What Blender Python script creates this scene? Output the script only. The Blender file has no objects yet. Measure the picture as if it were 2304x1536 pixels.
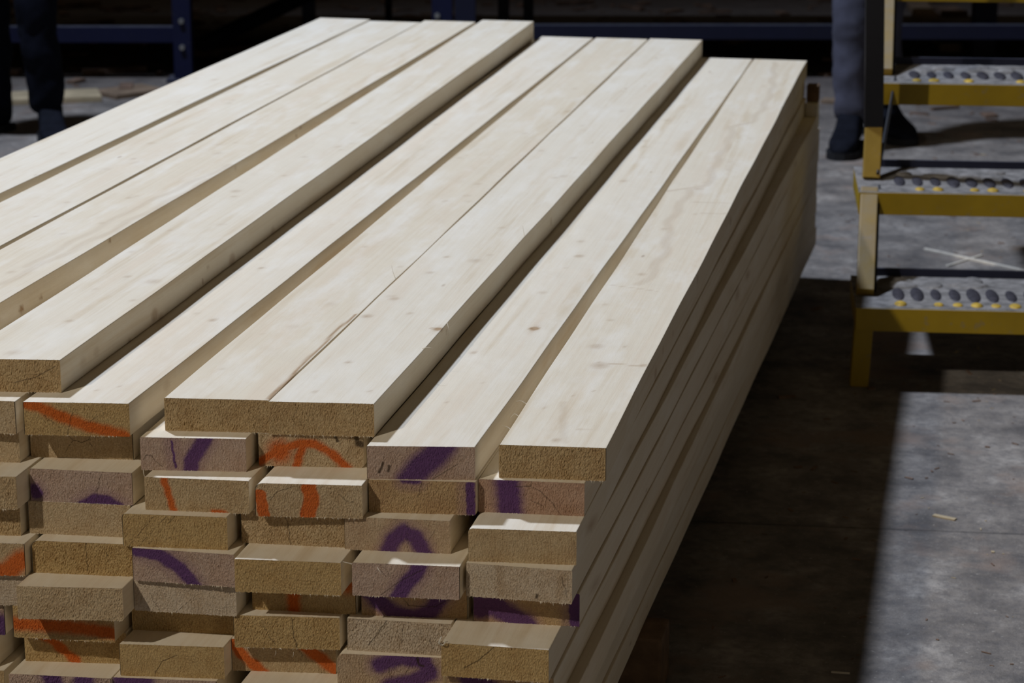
import bpy, bmesh, math, random
import numpy as np
from mathutils import Vector, Matrix

# ------------------------------------------------------------------ camera, world, lights
SC = bpy.context.scene
F, CX, CY = 5400.0, 1152.0, 768.0
PITCH = math.atan((CY + 720.0) / F)
AZ = math.atan((2285.0 - CX) / (F / math.cos(PITCH)))
H = 1.60
fw = np.array([-math.sin(AZ) * math.cos(PITCH), math.cos(AZ) * math.cos(PITCH), -math.sin(PITCH)])
rt = np.array([math.cos(AZ), math.sin(AZ), 0.0])
up = np.cross(rt, fw)
CAM = np.array([0.0, 0.0, H])


def at(px, py, z):
    """world point at height z seen at a pixel of the 2304 x 1536 frame (used to measure the place)"""
    d = fw + rt * (px - CX) / F - up * (py - CY) / F
    return CAM + d * ((z - H) / d[2])


cd = bpy.data.cameras.new('camera')
cam = bpy.data.objects.new('camera', cd)
SC.collection.objects.link(cam)
cam.location = (0, 0, H)
cam.rotation_euler = (math.pi / 2 - PITCH, 0, AZ)
cd.sensor_width = 36.0
cd.lens = F * 36.0 / 2304.0
cd.clip_start = 0.05
cd.clip_end = 60
cd.dof.use_dof = True
cd.dof.focus_distance = 3.45
cd.dof.aperture_fstop = 8.5
SC.camera = cam

SC.view_settings.view_transform = 'Standard'
SC.view_settings.look = 'None'
SC.view_settings.exposure = 0.0
SC.view_settings.gamma = 1.0
SC.view_settings.use_curve_mapping = False

w = bpy.data.worlds.new('world')
SC.world = w
w.use_nodes = True
w.node_tree.nodes['Background'].inputs[0].default_value = (1.0, 0.80, 0.55, 1)
w.node_tree.nodes['Background'].inputs[1].default_value = 0.026


def spot(name, loc, target, power, color, radius, size_deg, blend):
    l = bpy.data.lights.new(name, 'SPOT')
    l.energy = power
    l.color = color
    l.shadow_soft_size = radius
    l.spot_size = math.radians(size_deg)
    l.spot_blend = blend
    o = bpy.data.objects.new(name, l)
    SC.collection.objects.link(o)
    o.location = loc
    o.rotation_euler = (Vector(target) - Vector(loc)).to_track_quat('-Z', 'Y').to_euler()
    return o


spot('high_bay_light', (-4.28, 6.0, 7.6), (-0.6, 4.6, 0.3), 2240, (0.76, 0.88, 1.12), 0.22, 106, 0.8)
spot('aisle_light', (-4.3, -2.8, 6.3), (-0.9, 3.0, 0.4), 1150, (1.0, 0.92, 0.80), 0.10, 38, 0.6)
spot('right_fill_light', (3.6, -1.6, 1.3), (-0.6, 3.4, 0.35), 52, (1.0, 0.86, 0.66), 0.5, 60, 0.8)  # low fill from an unseen spot, added to brighten the bundle's right faces

# ------------------------------------------------------------------ helpers
COL = SC.collection
R = random.Random(7)


def tag(o, label=None, cat=None, group=None, kind=None):
    if label: o['label'] = label
    if cat: o['category'] = cat
    if group: o['group'] = group
    if kind: o['kind'] = kind
    return o


def link(name, me, mats, parent=None, smooth=False):
    o = bpy.data.objects.new(name, me)
    COL.objects.link(o)
    for m in (mats if isinstance(mats, (list, tuple)) else [mats]):
        me.materials.append(m)
    if parent is not None: o.parent = parent
    if smooth:
        me.polygons.foreach_set('use_smooth', [True] * len(me.polygons))
    return o


def empty(name, loc, rz=0.0):
    o = bpy.data.objects.new(name, None)
    COL.objects.link(o)
    o.location = loc
    o.rotation_euler = (0, 0, rz)
    o.empty_display_size = 0.1
    return o


def bm_obj(name, bm, mat, parent=None, smooth=False):
    me = bpy.data.meshes.new(name)
    bm.to_mesh(me)
    bm.free()
    return link(name, me, mat, parent, smooth)


def add_box(bm, c, s, rot=None, bev=0.0, mi=0):
    """box of size s centred on c"""
    r = bmesh.ops.create_cube(bm, size=1.0)
    vs = r['verts']
    bmesh.ops.scale(bm, vec=s, verts=vs)
    fs = set(f for v in vs for f in v.link_faces)
    if bev > 0:
        es = set(e for v in vs for e in v.link_edges)
        g = bmesh.ops.bevel(bm, geom=list(es), offset=bev, segments=2, affect='EDGES', profile=0.6)
        vs = list(set(v for f in g['faces'] for v in f.verts) | set(v for v in vs if v.is_valid))
        fs = set(f for v in vs for f in v.link_faces)
    for f in fs: f.material_index = mi
    if rot is not None: bmesh.ops.rotate(bm, cent=(0, 0, 0), matrix=rot, verts=vs)
    bmesh.ops.translate(bm, vec=c, verts=vs)
    return vs


def add_bar(bm, p, q, wx, wy, bev=0.002, mi=0, side=(1, 0, 0)):
    """rectangular bar from p to q; wx along side, wy across it"""
    p, q = Vector(p), Vector(q)
    d = (q - p)
    z = d.normalized()
    x = (Vector(side) - z * Vector(side).dot(z)).normalized()
    y = z.cross(x)
    m = Matrix((x, y, z)).transposed()
    return add_box(bm, (p + q) / 2, (wx, wy, d.length), m, bev, mi)


def add_cyl(bm, p, q, r0, r1=None, n=16, mi=0):
    p, q = Vector(p), Vector(q)
    r1 = r0 if r1 is None else r1
    g = bmesh.ops.create_cone(bm, cap_ends=True, segments=n, radius1=r0, radius2=r1, depth=(q - p).length)
    vs = g['verts']
    m = (q - p).to_track_quat('Z', 'Y').to_matrix()
    bmesh.ops.rotate(bm, cent=(0, 0, 0), matrix=m, verts=vs)
    bmesh.ops.translate(bm, vec=(p + q) / 2, verts=vs)
    for f in set(f for v in vs for f in v.link_faces): f.material_index = mi
    return vs


# ------------------------------------------------------------------ materials
class NT:
    def __init__(s, name):
        s.m = bpy.data.materials.new(name)
        s.m.use_nodes = True
        s.t = s.m.node_tree
        s.b = s.t.nodes['Principled BSDF']

    def n(s, typ, **kw):
        x = s.t.nodes.new(typ)
        for k, v in kw.items(): setattr(x, k, v)
        return x

    def set(s, sock, v):
        if isinstance(v, bpy.types.NodeSocket): s.t.links.new(v, sock)
        elif v is not None: sock.default_value = v

    def math(s, op, a, b=None, c=None, clamp=False):
        x = s.n('ShaderNodeMath', operation=op, use_clamp=clamp)
        for i, v in enumerate((a, b, c)): s.set(x.inputs[i], v) if v is not None else None
        return x.outputs[0]

    def vmul(s, v, k):
        x = s.n('ShaderNodeVectorMath', operation='MULTIPLY')
        s.set(x.inputs[0], v)
        s.set(x.inputs[1], k)
        return x.outputs[0]

    def vadd(s, v, k):
        x = s.n('ShaderNodeVectorMath', operation='ADD')
        s.set(x.inputs[0], v)
        s.set(x.inputs[1], k)
        return x.outputs[0]

    def noise(s, vec, scale, detail=3, rough=0.5, out=0):
        x = s.n('ShaderNodeTexNoise')
        s.set(x.inputs['Vector'], vec)
        x.inputs['Scale'].default_value = scale
        x.inputs['Detail'].default_value = detail
        x.inputs['Roughness'].default_value = rough
        return x.outputs[out]

    def mix(s, f, a, b, mode='MIX'):
        x = s.n('ShaderNodeMix', data_type='RGBA', blend_type=mode)
        s.set(x.inputs['Factor'], f)
        s.set(x.inputs[6], a)
        s.set(x.inputs[7], b)
        return x.outputs[2]

    def ramp(s, f, pts):
        x = s.n('ShaderNodeValToRGB')
        e = x.color_ramp.elements
        while len(e) < len(pts): e.new(0.5)
        for i, (p, c) in enumerate(pts):
            e[i].position = p
            e[i].color = (c, c, c, 1) if isinstance(c, (int, float)) else (*c, 1)
        s.set(x.inputs[0], f)
        return x.outputs[0]

    def bump(s, h, strength, dist, nrm=None):
        x = s.n('ShaderNodeBump')
        x.inputs['Strength'].default_value = strength
        x.inputs['Distance'].default_value = dist
        s.set(x.inputs['Height'], h)
        if nrm is not None: s.set(x.inputs['Normal'], nrm)
        return x.outputs[0]

    def done(s, color, rough, normal=None, metal=None, spec=None):
        s.set(s.b.inputs['Base Color'], color)
        s.set(s.b.inputs['Roughness'], rough)
        if normal is not None: s.set(s.b.inputs['Normal'], normal)
        if metal is not None: s.set(s.b.inputs['Metallic'], metal)
        if spec is not None: s.set(s.b.inputs['Specular IOR Level'], spec)
        return s.m


def rgb(*c): return (*c, 1.0)


def make_wood(name, is_end):
    t = NT(name)
    wa = t.n('ShaderNodeAttribute', attribute_name='wood').outputs['Vector']
    pa = t.n('ShaderNodeAttribute', attribute_name='paint')
    sep = t.n('ShaderNodeSeparateColor')
    t.set(sep.inputs[0], pa.outputs['Color'])
    oran, purp, brown = sep.outputs[0], sep.outputs[1], sep.outputs[2]
    crack = pa.outputs['Alpha']
    rnd = t.n('ShaderNodeObjectInfo').outputs['Random']
    # growth rings around the pith axis (the attribute is measured from it)
    warp = t.noise(t.vmul(wa, (7, 0.9, 7)), 1.0, 3, 0.55, 1)
    wv = t.vadd(wa, t.vmul(t.vadd(warp, (-0.5, -0.5, -0.5)), (0.03, 0, 0.03)))
    s3 = t.n('ShaderNodeSeparateXYZ')
    t.set(s3.inputs[0], wv)
    rr = t.math('SQRT', t.math('ADD', t.math('MULTIPLY', s3.outputs[0], s3.outputs[0]), t.math('MULTIPLY', s3.outputs[2], s3.outputs[2])))
    ring = t.math('FRACT', t.math('MULTIPLY', rr, 230.0 if not is_end else 210.0))
    ring = t.ramp(ring, [(0.0, 0.0), (0.55, 0.25), (0.85, 1.0), (1.0, 0.0)])
    if is_end:
        tone = t.n('ShaderNodeObjectInfo').outputs['Color']
        dark = t.mix(1.0, tone, rgb(0.72, 0.64, 0.54), 'MULTIPLY')
        rvis = t.noise(wa, 22.0, 2, 0.5)
        col = t.mix(t.math('MULTIPLY', t.math('MULTIPLY', ring, 0.6), t.ramp(rvis, [(0.35, 0.0), (0.65, 1.0)])), tone, dark)
        fuzz = t.noise(t.vmul(wa, (1, 1, 1)), 520.0, 4, 0.65)
        col = t.mix(t.ramp(fuzz, [(0.35, 0.55), (0.62, 0.0)]), col, t.mix(1.0, col, rgb(0.55, 0.47, 0.38), 'MULTIPLY'))
        col = t.mix(t.ramp(t.noise(wa, 700.0, 2, 0.6), [(0.66, 0.0), (0.78, 0.45)]), col, rgb(0.78, 0.68, 0.5))
        # crosswise kerf marks of the saw and the patch of rough tear-out
        kerf = t.noise(t.vmul(t.vadd(wa, (0, 0, 0)), (120, 1, 900)), 1.0, 3, 0.6)
        col = t.mix(t.ramp(t.noise(wa, 30.0, 3, 0.6), [(0.42, 0.0), (0.7, 0.5)]), col, t.mix(1.0, col, rgb(0.78, 0.67, 0.55), 'MULTIPLY'))
        h = t.math('ADD', t.math('MULTIPLY', fuzz, 1.0), t.math('MULTIPLY', kerf, 0.25))
        nrm = t.bump(h, 0.9, 0.0024)
        mp = t.n('ShaderNodeMapping')
        t.set(mp.inputs['Vector'], wa)
        cr = t.n('ShaderNodeCombineXYZ')
        t.set(cr.inputs[1], t.math('MULTIPLY', rnd, 3.1))
        t.set(mp.inputs['Rotation'], cr.outputs[0])
        mp.inputs['Scale'].default_value = (420, 60, 95)
        fibre = t.noise(mp.outputs[0], 1.0, 4, 0.62)
        nrm = t.bump(fibre, 0.8, 0.0028, nrm)
        nrm = t.bump(t.noise(wa, 55.0, 2, 0.5), 0.6, 0.004, nrm)
        col = t.mix(t.ramp(fibre, [(0.3, 0.45), (0.5, 0.0)]), col, t.mix(1.0, col, rgb(0.66, 0.56, 0.44), 'MULTIPLY'))
        rough = 0.95
    else:
        streak = t.noise(t.vmul(wa, (170, 2.2, 170)), 1.0, 4, 0.6)
        broad = t.noise(t.vmul(wa, (16, 0.7, 16)), 1.0, 3, 0.5)
        tone = t.ramp(rnd, [(0.0, (0.79, 0.695, 0.535)), (0.4, (0.815, 0.73, 0.58)), (0.7, (0.775, 0.67, 0.50)), (1.0, (0.81, 0.715, 0.56))])
        dark = t.mix(1.0, tone, rgb(0.88, 0.79, 0.66), 'MULTIPLY')
        f = t.math('MULTIPLY', ring, t.ramp(broad, [(0.48, 0.0), (0.75, 0.38)]))
        col = t.mix(f, tone, dark)
        col = t.mix(t.ramp(streak, [(0.45, 0.0), (0.75, 0.28)]), col, t.mix(1.0, col, rgb(0.80, 0.70, 0.58), 'MULTIPLY'))
        pink = t.noise(t.vmul(wa, (15, 0.8, 15)), 1.7, 3, 0.6)
        col = t.mix(t.ramp(pink, [(0.52, 0.0), (0.72, 0.55)]), col, rgb(0.75, 0.61, 0.44))
        tan = t.noise(t.vadd(t.vmul(wa, (30, 1.1, 30)), (4, 7, 2)), 1.0, 4, 0.62)
        col = t.mix(t.ramp(tan, [(0.55, 0.0), (0.68, 0.5)]), col, rgb(0.62, 0.48, 0.30))
        cloud = t.noise(t.vadd(t.vmul(wa, (22, 5, 22)), (1, 3, 8)), 1.0, 4, 0.6)
        col = t.mix(t.ramp(cloud, [(0.48, 0.0), (0.68, 0.6)]), col, rgb(0.86, 0.79, 0.66))
        # pale raised grain around small pin knots, dark flecks
        vo = t.n('ShaderNodeTexVoronoi', feature='F1')
        t.set(vo.inputs['Vector'], t.vmul(wa, (24, 7.5, 24)))
        vo.inputs['Scale'].default_value = 1.0
        hit = t.math('LESS_THAN', t.n('ShaderNodeSeparateColor').outputs[0], 0.5)
        sc = t.n('ShaderNodeSeparateColor')
        t.set(sc.inputs[0], vo.outputs['Color'])
        hit = t.math('LESS_THAN', sc.outputs[0], 0.12)
        dot = t.math('MULTIPLY', t.ramp(vo.outputs['Distance'], [(0.03, 1.0), (0.10, 0.0)]), hit)
        col = t.mix(t.math('MULTIPLY', dot, 0.55), col, rgb(0.33, 0.21, 0.12))
        fib = t.noise(t.vmul(wa, (700, 60, 700)), 1.0, 3, 0.6)
        wav = t.noise(t.vmul(wa, (14, 16, 14)), 1.0, 2, 0.5)
        nrm = t.bump(wav, 0.55, 0.004)
        nrm = t.bump(t.math('ADD', t.math('MULTIPLY', fib, 0.6), t.math('MULTIPLY', streak, 0.5)), 0.3, 0.0012, nrm)
        rough = 0.72
    col = t.mix(t.math('MULTIPLY', brown, 0.9, clamp=True), col, t.mix(t.noise(wa, 160.0, 2, 0.5), rgb(0.33, 0.20, 0.10), rgb(0.52, 0.37, 0.22)))
    gr = t.noise(wa, 430.0, 3, 0.7)
    # sprayed dyes: soft edged, grainy
    pm = t.math('MULTIPLY', purp, t.math('ADD', t.math('MULTIPLY', gr, 1.1), 0.45), clamp=True)
    om = t.math('MULTIPLY', oran, t.math('ADD', t.math('MULTIPLY', gr, 1.1), 0.45), clamp=True)
    haze = t.ramp(purp, [(0.0, 0.0), (0.09, 0.22), (0.22, 0.5), (0.5, 0.6)])
    col = t.mix(haze, col, rgb(0.44, 0.28, 0.25))
    col = t.mix(t.ramp(pm, [(0.12, 0.0), (0.75, 0.93)]), col, rgb(0.115, 0.042, 0.165))
    col = t.mix(t.ramp(om, [(0.0, 0.0), (0.3, 0.3), (0.8, 0.93)]), col, rgb(0.66, 0.135, 0.015))
    col = t.mix(crack, col, rgb(0.05, 0.03, 0.015))
    return t.done(col, rough, nrm, spec=0.25)


M_FACE = make_wood('sawn_spruce_face', False)
M_END = make_wood('sawn_spruce_end_grain', True)


def make_floor():
    t = NT('dusty_concrete')
    p = t.n('ShaderNodeTexCoord').outputs['Object']
    a = t.noise(p, 1.3, 4, 0.6)
    b = t.noise(t.vadd(p, (3, 9, 0)), 7.0, 5, 0.62)
    c = t.noise(p, 38.0, 5, 0.7)
    col = t.ramp(a, [(0.3, (0.215, 0.186, 0.158)), (0.7, (0.30, 0.268, 0.235))])
    col = t.mix(t.ramp(b, [(0.34, 0.75), (0.50, 0.0)]), col, rgb(0.085, 0.077, 0.072))
    col = t.mix(t.ramp(b, [(0.53, 0.0), (0.68, 0.85)]), col, rgb(0.44, 0.395, 0.345))
    col = t.mix(t.ramp(c, [(0.4, 0.5), (0.55, 0.0)]), col, rgb(0.13, 0.12, 0.115))
    col = t.mix(t.ramp(t.noise(p, 90.0, 3, 0.6), [(0.64, 0.0), (0.72, 0.7)]), col, rgb(0.48, 0.44, 0.38))
    d = t.noise(t.vadd(p, (5, 2, 0)), 3.2, 4, 0.65)
    col = t.mix(t.ramp(d, [(0.55, 0.0), (0.66, 0.7)]), col, rgb(0.30, 0.22, 0.17))
    # further in, under the machine, dirt and deep shade are painted into the slab colour
    s = t.n('ShaderNodeSeparateXYZ')
    t.set(s.inputs[0], p)
    dirt_shade = t.math('ADD', s.outputs[1], t.math('MULTIPLY', t.noise(p, 1.1, 4, 0.6), 1.6))
    col = t.mix(t.ramp(t.math('MULTIPLY', t.math('SUBTRACT', dirt_shade, 9.6), 0.8, clamp=True), [(0.0, 0.0), (1.0, 0.72)]), col, rgb(0.12, 0.095, 0.085))
    # saw-cut joint across the slab
    A, B = at(1540, 1172, 0), at(2130, 1195, 0)
    k = (B[1] - A[1]) / (B[0] - A[0])
    dj = t.math('ABSOLUTE', t.math('SUBTRACT', s.outputs[1], t.math('ADD', t.math('MULTIPLY', s.outputs[0], k), A[1] - k * A[0])))
    dj = t.math('ADD', dj, t.math('MULTIPLY', t.noise(p, 9.0, 3, 0.6), 0.012))
    col = t.mix(t.ramp(dj, [(0.006, 0.75), (0.012, 0.0)]), col, rgb(0.05, 0.045, 0.042))
    h = t.math('ADD', t.math('MULTIPLY', c, 0.6), b)
    return t.done(col, 0.8, t.bump(h, 0.6, 0.012), spec=0.3)


def paint_metal(name, base, worn, dust, dustamt, rough=0.5):
    t = NT(name)
    p = t.n('ShaderNodeTexCoord').outputs['Object']
    g = t.n('ShaderNodeNewGeometry')
    s = t.n('ShaderNodeSeparateXYZ')
    t.set(s.inputs[0], g.outputs['Normal'])
    a = t.noise(p, 9.0, 4, 0.6)
    col = t.mix(t.ramp(a, [(0.35, 0.0), (0.75, 0.5)]), rgb(*base), rgb(*[c * 0.6 for c in base]))
    col = t.mix(t.ramp(t.noise(p, 34.0, 4, 0.7), [(0.6, 0.0), (0.7, 0.7)]), col, rgb(*worn))
    upf = t.math('MULTIPLY', t.ramp(s.outputs[2], [(0.35, 0.0), (0.9, 1.0)]), dustamt)
    upf = t.math('MULTIPLY', upf, t.ramp(t.noise(p, 22.0, 4, 0.6), [(0.3, 0.55), (0.6, 1.0)]))
    col = t.mix(upf, col, rgb(*dust))
    return t.done(col, rough, t.bump(t.noise(p, 60.0, 3, 0.6), 0.2, 0.002), spec=0.35)


def simple(name, col, rough=0.8, scale=30.0, vary=0.3, metal=0.0, bumpd=0.002, spec=0.3):
    t = NT(name)
    p = t.n('ShaderNodeTexCoord').outputs['Object']
    f = t.noise(p, scale, 4, 0.6)
    c = t.mix(t.ramp(f, [(0.3, 0.0), (0.7, 1.0)]), rgb(*[x * (1 - vary) for x in col]), rgb(*[min(1, x * (1 + vary)) for x in col]))
    return t.done(c, rough, t.bump(f, 0.4, bumpd), metal=metal, spec=spec)


M_FLOOR = make_floor()
M_YEL = paint_metal('worn_yellow_paint', (0.38, 0.25, 0.008), (0.24, 0.20, 0.12), (0.42, 0.40, 0.37), 0.92)
M_YELDUST = paint_metal('dusty_yellow_paint', (0.36, 0.225, 0.03), (0.30, 0.22, 0.14), (0.26, 0.24, 0.21), 0.6)
M_NAVY = paint_metal('navy_paint', (0.012, 0.014, 0.036), (0.02, 0.02, 0.03), (0.14, 0.14, 0.15), 0.5)
M_BLUE = paint_metal('blue_paint', (0.007, 0.010, 0.045), (0.02, 0.022, 0.04), (0.16, 0.16, 0.18), 0.7)
M_BLACK = paint_metal('black_paint', (0.008, 0.008, 0.012), (0.02, 0.02, 0.02), (0.05, 0.05, 0.05), 0.4)
M_STUD = simple('worn_grip_stud', (0.05, 0.046, 0.054), 0.6, 60, 0.4)
M_STUDY = simple('yellow_grip_stud', (0.5, 0.33, 0.05), 0.6, 60, 0.4)
M_DUSTP = simple('sawdust_on_plate', (0.225, 0.21, 0.195), 0.95, 30, 0.45)
M_BOLT = simple('zinc_bolt', (0.35, 0.35, 0.33), 0.45, 80, 0.2, 0.6)
M_DUN = simple('old_brown_timber', (0.16, 0.10, 0.06), 0.9, 18, 0.4, 0, 0.006)
M_PALE = simple('pale_splinter', (0.72, 0.66, 0.55), 0.8, 60, 0.1)
M_CHIP = simple('bark_and_chips', (0.20, 0.13, 0.09), 0.9, 12, 0.5)
M_PLANK = simple('dirty_plank', (0.27, 0.19, 0.125), 0.9, 8, 0.3)
M_TAN = simple('tan_offcut', (0.50, 0.40, 0.25), 0.9, 8, 0.25)
M_TROU = simple('blue_grey_work_trousers', (0.07, 0.07, 0.095), 0.95, 14, 0.25)
M_TROU2 = simple('dark_navy_work_trousers', (0.006, 0.007, 0.013), 0.95, 14, 0.25, spec=0.1)
M_JACK = simple('dark_work_jacket', (0.02, 0.022, 0.035), 0.95, 14, 0.25)
M_BOOT = simple('dark_leather_boot', (0.008, 0.009, 0.014), 0.85, 30, 0.3, spec=0.1)
M_SOLE = simple('black_rubber_sole', (0.012, 0.012, 0.014), 0.8, 30, 0.2)
M_SKIN = simple('skin', (0.42, 0.24, 0.16), 0.55, 20, 0.06)
M_HAIR = simple('brown_hair', (0.045, 0.028, 0.018), 0.7, 60, 0.3)
M_WALL = simple('dark_cladding', (0.05, 0.05, 0.055), 0.8, 1.5, 0.3)

# ------------------------------------------------------------------ setting
bm = bmesh.new()
add_box(bm, (0, 6, -0.1), (30, 30, 0.2))
tag(bm_obj('floor', bm, M_FLOOR), kind='structure')
bm = bmesh.new()
add_box(bm, (0, 20.6, 3.0), (30, 0.2, 6.0))
tag(bm_obj('wall_back', bm, M_WALL), kind='structure')

# ------------------------------------------------------------------ lumber
W, T, P = 0.1425, 0.0462, 0.0465
Z0 = H - 0.985                      # top of the first full layer


def smooth(a, b, x):
    t = np.clip((x - a) / (b - a), 0, 1)
    return t * t * (3 - 2 * t)


def seg_dist(px, pz, pts):
    d = np.full(px.shape, 1e9)
    if len(pts) == 1:
        return np.hypot(px - pts[0][0], pz - pts[0][1])
    for (ax, az), (bx, bz) in zip(pts[:-1], pts[1:]):
        vx, vz = bx - ax, bz - az
        L = vx * vx + vz * vz + 1e-12
        t = np.clip(((px - ax) * vx + (pz - az) * vz) / L, 0, 1)
        d = np.minimum(d, np.hypot(px - ax - t * vx, pz - az - t * vz))
    return d


def make_board(length, skew, seed, strokes=(), cracks=(), knots=(), skn=(), stains=(), round_c=None, detail=1, pith=None, curl=0):
    """one sawn board. local origin = near left bottom corner, +Y away from the saw cut.
    skew = how much further back the right end of the cut lies."""
    rg = np.random.RandomState(seed)
    rc = {'tl': 0.0012, 'tr': 0.0012, 'bl': 0.0012, 'br': 0.0012}
    if round_c: rc.update(round_c)
    if pith is None:
        pith = (rg.uniform(-0.03, W + 0.03), rg.choice([-1, 1]) * rg.uniform(0.0, 0.07) + (0.02))
    yo = rg.uniform(0, 50)

    def ztop(x):
        z = np.full(x.shape, T)
        for k, d in (('tl', x), ('tr', W - x)):
            r = rc[k]
            z = np.where(d < r, np.minimum(z, T - r + np.sqrt(np.clip(r * r - (r - d) ** 2, 0, None))), z)
        return z

    def zbot(x):
        z = np.zeros(x.shape)
        for k, d in (('bl', x), ('br', W - x)):
            r = rc[k]
            z = np.where(d < r, np.maximum(z, r - np.sqrt(np.clip(r * r - (r - d) ** 2, 0, None))), z)
        return z

    # cross-section loop (clockwise seen from the cut end: top left -> right, down, back)
    nx = {0: 4, 1: 8, 2: 34}[detail]
    nz = {0: 1, 1: 3, 2: 9}[detail]

    def edge(r0, r1, n):
        a = np.linspace(0, 1, n + 1)
        e0 = r0 * np.array([0.0, 0.3, 0.65]) if r0 > 0.002 else np.array([0.0])
        e1 = 1 - r1 * np.array([0.65, 0.3, 0.0]) if r1 > 0.002 else np.array([1.0])
        return a
    xs = np.concatenate([[0, 0.0004], [0.0012], np.linspace(0, W, nx + 1)[1:-1], [W - 0.0012, W - 0.0004, W]])
    big = [(k, r) for k, r in rc.items() if r > 0.002]
    for k, r in big:
        e = r * np.array([0.02, 0.1, 0.25, 0.45, 0.7, 1.0])
        xs = np.concatenate([xs, e if k[1] == 'l' else W - e])
    xs = np.unique(np.round(xs, 5))
    top = [(x, z) for x, z in zip(xs, ztop(xs))]
    zt, zb = top[-1][1], zbot(np.array([W]))[0]
    right = [(W, z) for z in np.linspace(zt, zb, nz + 1)[1:-1]] if zt - zb > 0.01 else []
    xb = xs[::-1]
    bot = [(x, z) for x, z in zip(xb, zbot(xb))]
    zt, zb = ztop(np.array([0.0]))[0], bot[-1][1]
    left = [(0, z) for z in np.linspace(zb, zt, nz + 1)[1:-1]]
    loop = np.array(top + right + bot + left)
    n = len(loop)
    ny = {0: 2, 1: 60, 2: 520}[detail]
    ys = np.linspace(0, 1, ny + 1)
    X = np.tile(loop[:, 0], (ny + 1, 1))
    Z = np.tile(loop[:, 1], (ny + 1, 1))
    near = skew * (loop[:, 0] / W)
    Y = near[None, :] * (1 - ys[:, None]) + length * ys[:, None]
    # gentle planing waves of the arrises
    ph = rg.uniform(0, 6, 4)
    if detail:
        wob = 0.0006 * np.sin(Y * 5.1 + ph[0]) + 0.0004 * np.sin(Y * 13 + ph[1])
        X = X + wob * (np.abs(X - W / 2) / (W / 2))
    tube_v = np.stack([X, Y, Z], -1).reshape(-1, 3)
    i = np.arange(ny)[:, None] * n + np.arange(n)[None, :]
    j = np.arange(ny)[:, None] * n + (np.arange(n)[None, :] + 1) % n
    tube_f = np.stack([i, i + n, j + n, j], -1).reshape(-1, 4)
    nt = len(tube_v)
    # near cap
    cx = {0: 2, 1: 142, 2: 142}[detail]
    cz = {0: 1, 1: 44, 2: 44}[detail]
    gx = np.linspace(0, W, cx + 1)
    if detail:
        gx = np.unique(np.concatenate([[0, 0.0004, 0.0012], gx[2:-2], [W - 0.0012, W - 0.0004, W]]))
        cx = len(gx) - 1
    gt, gb = ztop(gx), zbot(gx)
    q = np.linspace(0, 1, cz + 1)
    CXg = np.tile(gx[None, :], (cz + 1, 1))
    CZg = gb[None, :] + (gt - gb)[None, :] * q[:, None]
    CYg = skew * CXg / W
    if detail:
        rough = rg.uniform(0.3, 1.0)
        nse = rg.normal(0, 0.00040 * rough, CXg.shape)
        nse[1:-1] += 0.5 * (nse[:-2] + nse[2:])
        wav = 0.0006 * np.sin(CXg * rg.uniform(60, 110) + ph[2]) * rough
        inner = np.minimum(np.minimum(CXg, W - CXg), np.minimum(CZg - gb, gt - CZg))
        CYg = CYg + (nse + wav) * smooth(0, 0.002, inner)
        # ragged arrises
        jag = rg.uniform(-0.0005, 0.0004, gx.shape)
        CZg[-1] += jag * 0.7
        CZg[0] += rg.uniform(-0.0011, 0.0002, gx.shape)
    cap_v = np.stack([CXg, CYg, CZg], -1).reshape(-1, 3)
    a = np.arange(cz)[:, None] * (cx + 1) + np.arange(cx)[None, :]
    cap_f = np.stack([a, a + 1, a + cx + 2, a + cx + 1], -1).reshape(-1, 4) + nt
    verts = [tube_v, cap_v]
    faces = [tube_f, cap_f]
    nv = nt + len(cap_v)
    # far cap (one ngon)
    ngon = list(((ny) * n + np.arange(n))[::-1])
    # torn fibres hanging from the sawn arris
    fz_v, fz_f = [], []
    if detail:
        cnt = int(rg.uniform(18, 60))
        clumps = rg.uniform(0, W, 4)
        for k in range(cnt):
            x = rg.uniform(0.002, W - 0.004) if rg.rand() < 0.5 else np.clip(rg.choice(clumps) + rg.normal(0, 0.008), 0.002, W - 0.004)
            bl = abs(rg.normal(0, 0.0017)) + 0.0006
            wd = rg.uniform(0.0003, 0.0012)
            lowr = rg.rand() < 0.8
            z0 = 0.0004 if lowr else T - 0.0004
            z1 = -bl if lowr else T + bl * 0.4
            y = skew * x / W
            dx = rg.normal(0, 0.0012)
            b0 = nv + len(fz_v)
            fz_v += [(x, y - 0.0002, z0), (x + wd, y - 0.0002, z0), (x + dx + wd * 0.6, y - rg.uniform(0.0, 0.0015), z1), (x + wd * 0.5, y + 0.0015, z0)]
            fz_f += [(b0, b0 + 1, b0 + 2), (b0 + 1, b0 + 3, b0 + 2), (b0 + 3, b0, b0 + 2)]
    allv = np.concatenate(verts + ([np.array(fz_v)] if fz_v else []))
    fl = np.concatenate(faces).tolist() + [ngon] + [list(f) for f in fz_f]
    me = bpy.data.meshes.new('lumber_board')
    me.from_pydata(allv.tolist(), [], fl)
    N = len(allv)
    mi = np.zeros(len(fl), dtype=np.int32)
    nf_t = len(tube_f)
    mi[nf_t:nf_t + len(cap_f)] = 1
    mi[nf_t + len(cap_f)] = 1
    me.polygons.foreach_set('material_index', mi)
    sm = np.zeros(len(fl), dtype=bool)
    me.polygons.foreach_set('use_smooth', sm)
    wood = allv.copy()
    wood[:, 0] -= pith[0]
    wood[:, 2] -= pith[1]
    # the pith wanders along the board, so the grain runs out in long arches
    wood[:, 0] += 0.012 * np.sin(allv[:, 1] * 1.3 + ph[3])
    wood[:, 2] += 0.010 * np.sin(allv[:, 1] * 0.9 + ph[0])
    wood[:, 1] += yo
    at_ = me.attributes.new('wood', 'FLOAT_VECTOR', 'POINT')
    at_.data.foreach_set('vector', wood.astype(np.float32).ravel())
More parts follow.
